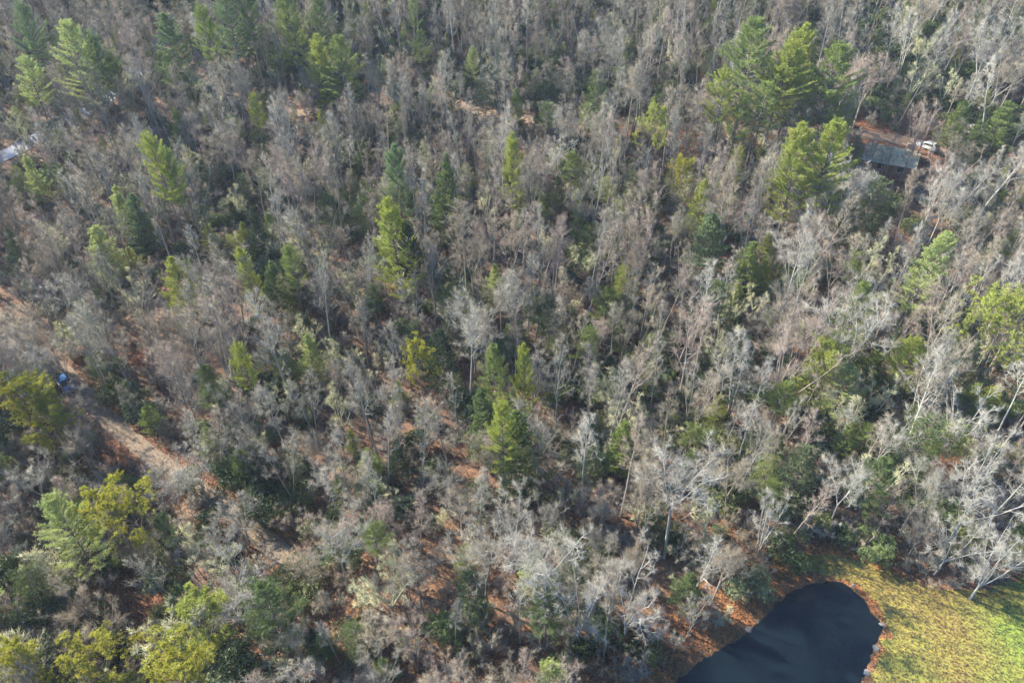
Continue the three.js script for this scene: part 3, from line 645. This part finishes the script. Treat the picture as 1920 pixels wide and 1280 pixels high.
// ---------------------------------------------------------------- mass of plants too many and too small to count
function mass(name, list, tints, crownTints, baseTrunk, baseCrown) {
  const root = new THREE.Group(); root.name = name; root.userData.kind = 'stuff'; scene.add(root);
  const m = new THREE.Matrix4(), q = new THREE.Quaternion(), e = new THREE.Euler(), c = new THREE.Color(), r = rng(name.length * 31);
  const by = new Map();
  for (const t of list) { const k = t.kind + '|' + (t.variant % prototypes[t.kind].length); if (!by.has(k)) by.set(k, []); by.get(k).push(t); }
  for (const [key, items] of by) {
    const [kind, v] = key.split('|'), proto = prototypes[kind][+v];
    const a = new THREE.InstancedMesh(proto.trunk, baseTrunk, items.length), b = new THREE.InstancedMesh(proto.crown, baseCrown, items.length);
    a.name = 'stems'; b.name = 'foliage'; a.userData.kind = b.userData.kind = 'stuff';
    items.forEach((t, k) => {
      const s = t.h / proto.H, w = s * between(r, 0.85, 1.15);
      m.compose(V(t.p.x, t.p.y - 0.05, t.p.z), q.setFromEuler(e.set((r() - 0.5) * 0.16, t.turn ?? 0, (r() - 0.5) * 0.16)), V(w, s, w));
      const j = between(r, 0.7, 1.25);
      a.setMatrixAt(k, m); b.setMatrixAt(k, m);
      a.setColorAt(k, c.copy(tints[t.tone]).multiplyScalar(j)); b.setColorAt(k, c.copy(crownTints[t.tone]).multiplyScalar(j));
    });
    a.castShadow = b.castShadow = a.receiveShadow = b.receiveShadow = true;
    root.add(a, b);
  }
  return root;
}
const colours = (o) => Object.fromEntries(Object.entries(o).map(([k, m]) => [k, m.color]));
const plainBark = mat(1, 1, 1), plainLeaf = leafy(1, 1, 1), glossLeaf = leafy(1, 1, 1, 0.45);
tag(mass('distant_woods', woods.filter((t) => !chosen.has(t)), colours(barks), colours(twigsOf), plainBark, plainBark), 'the remaining mass of leafless trees behind and between the others', 'woods');

// evergreen shrubs, young conifers and brush under the trees
const r3 = rng(91), shrubs = [], brush = [], saplings = [];
for (let d = 18; d < 320; d += 3.7) for (let x = -205; x < 205; x += 3.7) {
  const px = x + (r3() - 0.5) * 3.7, pz = -(d + (r3() - 0.5) * 3.7), u = r3(), v = r3(), w = r3(), k = r3(), p = V(px, ground(px, pz), pz), s = project(p);
  if (s.x < -120 || s.x > 2000 || s.y < -160 || s.y > 1420) continue;
  const dense = 0.54 + 0.75 * noise2(px / 26, pz / 26, 41) + 0.25 * smooth(s.x, 500, 150) * smooth(s.y, 700, 950) + 0.3 * smooth(s.y, 240, 120);
  const h = between(r3, 2, 4.6) * (1 + 0.3 * smooth(s.y, 260, 120));
  if (u > dense || !free(p, h, 1.6, 0.1)) continue;
  if (k < 0.3 + 0.16 * smooth(s.x, 700, 1000) * smooth(s.y, 300, 450) * smooth(s.y, 1050, 900) && !things.some((t) => Math.hypot(t.x - px, t.z - pz) < 2.5)) { const hh = between(r3, 4, 8.5); if (free(p, hh, 1, 0.2)) saplings.push({ p, h: w < 0.2 ? hh * 1.6 : hh, kind: w < 0.2 ? 'white' : v < 0.75 ? 'young' : 'dark', variant: (v * 50) | 0, turn: w * 6.28, tone: pickTone(r3, [['mid', 3], ['leaf', 3.5], ['sage', 1.5], ['dark', 1.2], ['lime', 1.5], ['pale', 1]]) }); continue; }
  shrubs.push({ p, h, kind: 'bush', variant: (v * 40) | 0, turn: w * 6.28, tone: pickTone(r3, [['laurel', 3], ['dark', 2.2], ['olive', 4], ['sage', 2], ['mid', 2]]) });
}
for (let d = 18; d < 300; d += 2.3) for (let x = -200; x < 200; x += 2.3) {
  const px = x + (r3() - 0.5) * 2.3, pz = -(d + (r3() - 0.5) * 2.3), u = r3(), v = r3(), w = r3(), p = V(px, ground(px, pz), pz), s = project(p);
  if (s.x < -60 || s.x > 1980 || s.y < -60 || s.y > 1400) continue;
  const h = between(r3, 1.4, 4.2);
  if (u > 0.74 + 0.35 * noise2(px / 15, pz / 15, 51) || !free(p, h, 0.7, 0.1, 0.3)) continue;
  brush.push({ p, h, kind: 'brush', variant: (v * 40) | 0, turn: w * 6.28, tone: pickTone(r3, [['grey', 3], ['warm', 3], ['rosy', 2], ['silver', 1.5], ['lichen', 1]]) });
}
const rank = (t) => { const s = project(V(t.p.x, t.p.y + t.h * 0.7, t.p.z)); t.sx = s.x; t.sy = s.y; t.show = s.x > 8 && s.x < 1912 && s.y > 8 && s.y < 1272 ? t.h / s.depth : 0; };
for (const t of [...shrubs, ...saplings]) rank(t);
shrubs.sort((a, b) => b.show - a.show); saplings.sort((a, b) => b.show - a.show);
const needleWords = { mid: 'mid-green', leaf: 'fresh green', sage: 'grey-green', dark: 'dark green', lime: 'lime green', pale: 'pale green', laurel: 'deep green', olive: 'olive green' };
const ownSaplings = saplings.filter((q) => q.show > 0).slice(0, 290), saplingSet = new Set(ownSaplings);
for (const t of ownSaplings) {
  const o = plant('young_conifer', t.kind, t.variant, barks.pine, needleOf[t.tone], t.p, t.h, t.turn, [0, 0], between(r3, 0.95, 1.25));
  described.push({ o, t, category: 'young conifer', group: 'young conifers under the bare trees', look: `${t.h > 6.4 ? 'taller' : 'small'} ${needleWords[t.tone]} young conifer` });
}
const ownShrubs = shrubs.filter((q) => q.show > 0).slice(0, 160), shrubSet = new Set(ownShrubs);
for (const t of ownShrubs) {
  const o = plant('evergreen_bush', 'bush', t.variant, barks.dark, needleOf[t.tone], t.p, t.h, t.turn, [0, 0], between(r3, 0.95, 1.25));
  described.push({ o, t, category: 'bush', group: 'broadleaf evergreen bushes of the understorey', look: `${t.h > 3.6 ? 'large' : t.h > 2.8 ? 'mid-sized' : 'low'} ${needleWords[t.tone]} broadleaf bush` });
}
tag(mass('conifer_undergrowth', saplings.filter((t) => !saplingSet.has(t)), Object.fromEntries(Object.keys(needleOf).map((k) => [k, barks.pine.color])), colours(needleOf), plainBark, plainLeaf), 'small young conifers scattered too thick to count through the far wood', 'undergrowth');
tag(mass('bush_undergrowth', shrubs.filter((t) => !shrubSet.has(t)), { laurel: barks.dark.color, dark: barks.dark.color, olive: barks.dark.color, sage: barks.dark.color, mid: barks.dark.color }, colours(needleOf), plainBark, glossLeaf), 'dark evergreen broadleaf thicket filling the wood floor', 'undergrowth');
tag(mass('twiggy_undergrowth', brush, colours(barks), colours(twigsOf), plainBark, plainBark), 'low tangle of leafless brush covering the wood floor', 'undergrowth');
console.log('shrubs', shrubs.length, 'saplings', saplings.length, 'brush', brush.length);


// bushes and rust-leaved plants set by hand: crown-top pixel, height, variant, tone, what and where
const handBushes = [
  [298, 1064, 5, 0, 'sage', 'pale olive ball-shaped bush standing over the dark gully'], [350, 890, 4.5, 2, 'olive', 'olive bush hugging the lower end of the gravel lane'], [428, 888, 4.5, 1, 'laurel', 'dark glossy bush on the far verge of the lower lane'],
  [482, 948, 4.2, 3, 'laurel', 'dark bush where the gravel lane vanishes under trees'], [212, 722, 4, 1, 'laurel', 'dark green bush on the far verge across from the blue car'], [252, 752, 4.4, 3, 'dark', 'black-green bush on the far verge beyond the tree shadows'],
  [60, 1128, 4.5, 1, 'dark', 'dark bush under the wide pale plume-branched pine'], [150, 1172, 4.2, 3, 'laurel', 'deep green bush left of the gully floor'], [200, 950, 4.5, 0, 'laurel', 'shaded bush between the plume-branched pine and yellow flat-crowned pine'],
  [170, 905, 5, 1, 'olive', 'olive bush below the shaded bend of the lane'], [264, 668, 3.4, 0, 'rust', 'rust-red bush in the thicket beyond the lane'], [288, 684, 2.8, 2, 'rust', 'smaller rust-red bush touching the taller rust-red one'],
  [362, 798, 3, 1, 'rust', 'orange-leaved bush beyond the sunny lane stretch'], [1192, 1178, 3, 3, 'rust', 'rust-brown leafy bush at the pond wood edge'], [1470, 1010, 3, 2, 'olive', 'olive shrub at the head of the pond bank'], [1820, 1030, 3, 1, 'olive', 'green-brown shrub under the white trees by the lawn'],
];
for (const [x, y, h, v, tone, label] of handBushes) {
  const p = at(x, y, h * 0.85);
  tag(plant(tone === 'rust' ? 'rust_leaved_bush' : 'evergreen_bush', 'bush', v, barks.dark, needleOf[tone], p, h, R() * 6.28), label, 'bush', tone === 'rust' ? 'rust-leaved bushes' : 'broadleaf evergreen bushes of the understorey');
}
tag(plant('rust_leaved_tree', 'round', 3, barks.rust, needleOf.rust, at(1790, 876, 8), 8, 1.3, [0, 0], 0.85), 'small tree keeping rust-orange leaves in the wood above the lawn', 'tree');

// ---------------------------------------------------------------- cabin by the dirt road
const wood = speckle(256, '#8a5334', ['#94593a', '#7a4629', '#a0653f', '#6f4027'], 1500, 2, 14, 61, 8), roofMap = speckle(512, '#868377', ['#938f80', '#77756a', '#a39d88', '#6c6c5c', '#a8916c', '#8a7048', '#b0a890'], 5000, 2, 8, 62, 1.5);
{
  const o = new THREE.Group(); o.name = 'cabin'; scene.add(o);
  const y = Math.min(...[[-5, -3], [5, -3], [-5, 5], [5, 5]].map(([a, b]) => ground(cabinAt[0] + a, cabinAt[1] + b)));
  o.position.set(cabinAt[0], y, cabinAt[1]); o.rotation.y = -0.5;
  const siding = mat(0.3, 0.15, 0.09, 0.85), deckMat = new THREE.MeshStandardMaterial({ map: wood, roughness: 0.85 }), roofMat = new THREE.MeshStandardMaterial({ map: roofMap, color: new THREE.Color().setRGB(1.5, 1.35, 1.12), roughness: 0.95 }), pale = mat(0.55, 0.53, 0.48, 0.7), glass = mat(0.03, 0.035, 0.04, 0.08), stone = mat(0.25, 0.23, 0.21);
  const box = (w, h, d, x, yy, z) => { const g = new THREE.BoxGeometry(w, h, d); g.translate(x, yy, z); return g; };
  const gable = new THREE.Shape([[-3.5, 0], [3.5, 0], [3.5, 3.2], [0, 5.1], [-3.5, 3.2]].map(([a, b]) => new THREE.Vector2(a, b)));
  const g = new THREE.ExtrudeGeometry(gable, { depth: 10, bevelEnabled: false }); g.rotateY(Math.PI / 2); g.translate(-5, 0.15, 0);
  part('wall', g, siding, o);
  part('foundation', box(10.2, 1.6, 7.2, 0, -0.7, 0), stone, o);
  const slope = Math.atan2(1.9, 3.5), len = 4.9;
  for (const s of [1, -1]) {
    const r = new THREE.BoxGeometry(11.4, 0.16, len); r.rotateX(s * slope); r.translate(0, 5.32 - Math.sin(slope) * len / 2, s * Math.cos(slope) * len / 2);
    const roof = part('roof', r, roofMat, o);
    const f = new THREE.BoxGeometry(11.5, 0.22, 0.08); f.translate(0, 5.3 - Math.sin(slope) * len, s * (Math.cos(slope) * len + 0.05)); part('fascia', f, pale, roof);
    if (s < 0) part('chimney', box(0.8, 2, 0.8, 3, 5.2, -1.6), stone, roof);
  }
  for (const x of [-3.6, -1.4, 2.8]) { const w = part('window', box(1.1, 1.2, 0.06, x, 1.85, 3.53), glass, o); part('frame', box(1.3, 0.1, 0.1, x, 1.2, 3.55), pale, w); }
  const door = part('door', box(0.95, 2.05, 0.08, 0.8, 1.25, 3.53), mat(0.2, 0.09, 0.05), o); part('handle', box(0.05, 0.12, 0.06, 1.15, 1.2, 3.59), glass, door);
  const deck = part('porch_deck', box(10, 0.12, 2.4, 0, 0.16, 4.72), deckMat, o);
  for (let k = 0; k < 6; k++) part('post', box(0.14, 3.4, 0.14, -4.8 + k * 1.92, 0.9, 5.8), siding, o);
  for (const yy of [0.7, 1.1]) part('rail', box(9.9, 0.08, 0.06, 0, yy, 5.88), deckMat, o);
  tag(shadows(o), 'cabin with grey weathered roof and red-brown wooden porch beside the dirt road', 'cabin');
}
landmarks.push({ short: 'the grey-roofed cabin', x: 1655, y: 270 });

// ---------------------------------------------------------------- vehicles
function vehicle(name, paint, kind, p, heading, label, category) {
  const o = new THREE.Group(); o.name = name; scene.add(o); o.position.set(p.x, p.y + 0.07, p.z); o.rotation.y = heading;
  const W = kind === 'van' ? 1.95 : 1.8, prof = kind === 'van'
    ? [[-2.4, 0.35], [2.4, 0.35], [2.45, 1.0], [2.2, 1.15], [1.5, 1.2], [0.9, 2.0], [0.6, 2.08], [-2.3, 2.08], [-2.42, 1.9]]
    : [[-2.2, 0.32], [2.2, 0.32], [2.28, 0.72], [2.15, 0.88], [1.15, 0.98], [0.45, 1.5], [0.2, 1.56], [-1.55, 1.55], [-2.1, 1.05], [-2.25, 0.9]];
  const body = new THREE.ExtrudeGeometry(new THREE.Shape(prof.map(([a, b]) => new THREE.Vector2(a, b))), { depth: W - 0.16, bevelEnabled: true, bevelSize: 0.08, bevelThickness: 0.08, bevelSegments: 3, curveSegments: 6 });
  body.translate(0, 0, -(W - 0.16) / 2);
  const shell = part('body', body, paint, o), glass = mat(0.02, 0.025, 0.03, 0.05), black = mat(0.02, 0.02, 0.02, 0.8), rimMat = mat(0.5, 0.5, 0.52, 0.35, { metalness: 0.8 });
  const panel = (nm, a, b, w, out) => {   // a pane lying on the profile from a to b
    const dx = b[0] - a[0], dy = b[1] - a[1], L = Math.hypot(dx, dy), g = new RoundedBoxGeometry(L * 0.86, 0.03, w, 2, 0.012);
    g.rotateZ(Math.atan2(dy, dx)); g.translate((a[0] + b[0]) / 2 + (-dy / L) * -out, (a[1] + b[1]) / 2 + (dx / L) * -out, 0); return part(nm, g, glass, o);
  };
  if (kind === 'van') panel('windscreen', [1.5, 1.2], [0.9, 2.0], 1.6, 0.075);
  else { panel('windscreen', [1.15, 0.98], [0.45, 1.5], 1.5, 0.075); panel('rear_window', [-1.55, 1.55], [-2.1, 1.05], 1.45, 0.075); }
  const top = kind === 'van' ? 1.85 : 1.42, low = kind === 'van' ? 1.3 : 1.02;
  for (const s of [-1, 1]) for (const [a, b] of kind === 'van' ? [[0.1, 0.95]] : [[-1.5, -0.75], [-0.68, 0.5]]) {
    const g = new THREE.ExtrudeGeometry(new THREE.Shape([[a, low], [b + 0.25, low], [b, top], [a + 0.1, top]].map(([u, v]) => new THREE.Vector2(u, v))), { depth: 0.03, bevelEnabled: false });
    g.translate(0, 0, s * (W / 2) + (s < 0 ? -0.03 : 0)); part('side_window', g, glass, o);
  }
  for (const x of [-1.4, 1.4]) for (const s of [-1, 1]) {
    const w = new THREE.Group(); w.name = 'wheel'; w.position.set(x, 0.33, s * (W / 2 - 0.08)); o.add(w);
    const t = new THREE.TorusGeometry(0.24, 0.1, 8, 18); part('tyre', t, black, w);
    const r = new THREE.CylinderGeometry(0.19, 0.19, 0.14, 14); r.rotateX(Math.PI / 2); part('rim', r, rimMat, w);
  }
  const lamp = (nm, x, z, m) => { const g = new RoundedBoxGeometry(0.06, 0.16, 0.36, 2, 0.03); g.translate(x, kind === 'van' ? 0.95 : 0.78, z); part(nm, g, m, o); };
  for (const s of [-1, 1]) { lamp('headlight', 2.34, s * 0.62, mat(0.7, 0.7, 0.7, 0.1)); lamp('tail_light', kind === 'van' ? -2.48 : -2.32, s * 0.62, mat(0.35, 0.02, 0.02, 0.2)); const m = new RoundedBoxGeometry(0.12, 0.14, 0.2, 2, 0.04); m.translate(0.75, low, s * (W / 2 + 0.1)); part('mirror', m, paint, o); }
  return tag(shadows(o), label, category);
}
const laneHeading = (p) => { let best = 0; laneLine.forEach(([x, z], i) => { if (Math.hypot(x - p.x, z - p.z) < Math.hypot(laneLine[best][0] - p.x, laneLine[best][1] - p.z)) best = i; }); const a = laneLine[Math.max(0, best - 1)], b = laneLine[best + 1]; return Math.atan2(-(b[1] - a[1]), b[0] - a[0]); };
const carSpot = at(126, 727);
vehicle('parked_car', mat(0.006, 0.024, 0.1, 0.22, { clearcoat: 1, clearcoatRoughness: 0.05 }), 'car', carSpot, laneHeading(carSpot), 'dark blue car parked on the shady edge of the gravel lane', 'car');
const farCar = at(70, 674);
vehicle('parked_car_001', mat(0.1, 0.125, 0.16, 0.3, { clearcoat: 1, clearcoatRoughness: 0.08 }), 'car', farCar, laneHeading(farCar) + 0.1, 'pale blue-grey car half hidden by twigs farther up the gravel lane', 'car');
vehicle('parked_car_002', mat(0.42, 0.42, 0.41, 0.35, { clearcoat: 0.6 }), 'car', at(1738, 280), 2.2, 'white car on the dirt road beside the cabin', 'car');
landmarks.push({ short: 'the dark blue car', x: 126, y: 727 });

// ---------------------------------------------------------------- stones of the shore
{
  const r = rng(404), stoneMats = [mat(0.19, 0.165, 0.135), mat(0.14, 0.12, 0.1), mat(0.21, 0.18, 0.145)];
  const shapes = [1, 2, 3].map(() => { const g = new THREE.IcosahedronGeometry(1, 1), p = g.attributes.position; for (let k = 0; k < p.count; k++) { const v = V(p.getX(k), p.getY(k), p.getZ(k)), f = 1 + 0.55 * noise2(v.x * 1.9 + v.z, v.y * 1.9 - v.z); p.setXYZ(k, v.x * f, v.y * f * 0.6, v.z * f); } g.computeVertexNormals(); return g; });
  for (const [x, y, s, label] of [[1404, 1180, 0.42, 'largest pale stone on the wooded shore of the pond'], [1420, 1168, 0.26, 'small pale stone just above the largest one on the wooded shore'], [1600, 1098, 0.26, 'brownish stone where bank turns towards the lawn'], [1654, 1172, 0.4, 'pale stone at the rightmost bulge of the pond edge'], [1644, 1216, 0.45, 'broad pale stone midway down the lawn shore'], [1626, 1262, 0.48, 'biggest stone low on the lawn shore near the bottom edge']]) {
    const p = at(x, y), m = new THREE.Mesh(shapes[(r() * 3) | 0], stoneMats[(r() * 3) | 0]);
    m.name = numbered('shore_stone'); m.position.set(p.x, p.y + s * 0.02, p.z); m.scale.set(s * between(r, 0.7, 1.2), s * 0.5, s * between(r, 0.6, 0.9)); m.rotation.y = r() * 6; m.castShadow = m.receiveShadow = true; scene.add(m);
    tag(m, label, 'stone', 'stones along the pond edge');
  }
}

// ---------------------------------------------------------------- grass and fallen leaves
function scatter(name, geometry, material, count, box, ok, place, label, category, seed) {
  const r = rng(seed), m = new THREE.Matrix4(), q = new THREE.Quaternion(), e = new THREE.Euler(), c = new THREE.Color(), items = [];
  for (let k = 0; k < count * 6 && items.length < count; k++) { const x = between(r, box[0], box[1]), z = between(r, box[2], box[3]); if (ok(x, z, r)) items.push([x, z]); }
  const im = new THREE.InstancedMesh(geometry, material, items.length);
  items.forEach(([x, z], k) => { const [s, t, col] = place(x, z, r); m.compose(V(x, ground(x, z) + 0.03, z), q.setFromEuler(e.set(t * (r() - 0.5), r() * 6.28, t * (r() - 0.5))), V(s, s, s)); im.setMatrixAt(k, m); im.setColorAt(k, c.setRGB(...col)); });
  im.name = name; im.userData.kind = 'stuff'; im.castShadow = im.receiveShadow = true; scene.add(im);
  return tag(im, label, category);
}
{
  const g = new Geo(), r = rng(5);
  for (let k = 0; k < 9; k++) g.blade(V((r() - 0.5) * 0.16, -0.02, (r() - 0.5) * 0.16), V((r() - 0.5) * 1.3, 1, (r() - 0.5) * 1.3).normalize(), between(r, 0.1, 0.26), 0.05, r);
  scatter('grass', g.build(), leafy(1, 1, 1, 0.8), 16000, lawnBox, (x, z) => onLawn(x, z), (x, z, q) => { const [k] = grassTone(x, z), j = between(q, 0.7, 1.25); return [between(q, 0.6, 1.3), 0.3, [lerp(0.3, 0.2, k) * j, lerp(0.2, 0.27, k) * j, lerp(0.11, 0.085, k) * j]]; }, 'mown turf with straw-coloured and green blades beside the pond', 'grass', 71);
  const f = new Geo();
  f.leaf(V(0, 0.01, -0.09), V(0, 0.15, 1).normalize(), 0.19, 0.13, rng(8));
  const leafTones = [[0.26, 0.155, 0.065], [0.19, 0.105, 0.055], [0.32, 0.21, 0.085], [0.14, 0.09, 0.06], [0.27, 0.19, 0.11], [0.09, 0.062, 0.045]];
  scatter('fallen_leaves', f.build(), leafy(1, 1, 1, 0.85), 45000, [-75, 80, -95, -25], (x, z, q) => {
    if (inside(pond, x, z)) return q() < 0.0;
    const s = Math.min(x > 10 ? distToLine(pondLine, x, z) * 0.7 : 99, distToLine(gullyLine, x, z), Math.max(0, distToLine(laneLine, x, z) - 1.2) * 1.3);
    return onLawn(x, z) ? q() < 0.05 : s < 7 * q() + 1;
  }, (x, z, q) => [between(q, 0.7, 1.5), 1.2, leafTones[(q() * 6) | 0]], 'brown and orange fallen leaves strewn over bank, gully and lane verges', 'leaves', 72);
}

// ---------------------------------------------------------------- labels of the many plants: look, and place beside something one can find
{
  const sides = new Map();
  for (const d of described) {
    let best = null, dist = 1e9;
    for (const l of landmarks) { const q = Math.hypot((l.x - d.t.sx), (l.y - d.t.sy) * 1.15); if (q < dist) { dist = q; best = l; } }
    const dx = d.t.sx - best.x, dy = d.t.sy - best.y;
    d.where = (Math.abs(dx) > Math.abs(dy) ? (dx < 0 ? 'left of ' : 'right of ') : dy < 0 ? 'above ' : 'below ') + best.short;
    d.dist = dist;
    const key = d.look + '|' + d.where;
    if (!sides.has(key)) sides.set(key, []);
    sides.get(key).push(d);
  }
  const order = ['', 'second ', 'third ', 'fourth ', 'fifth ', 'sixth ', 'seventh ', 'eighth ', 'ninth ', 'tenth '];
  for (const list of sides.values()) {
    list.sort((a, b) => a.dist - b.dist);
    list.forEach((d, k) => { let w = `${order[k] ?? k + 1 + 'th '}${d.look} counting outward, ${d.where}`; if (w.split(/\s+/).length > 16) w = w.replace(' counting outward,', ''); tag(d.o, list.length > 1 ? w : `${d.look} ${d.where}`, d.category, d.group); });
  }
}

renderer.render(scene, camera);
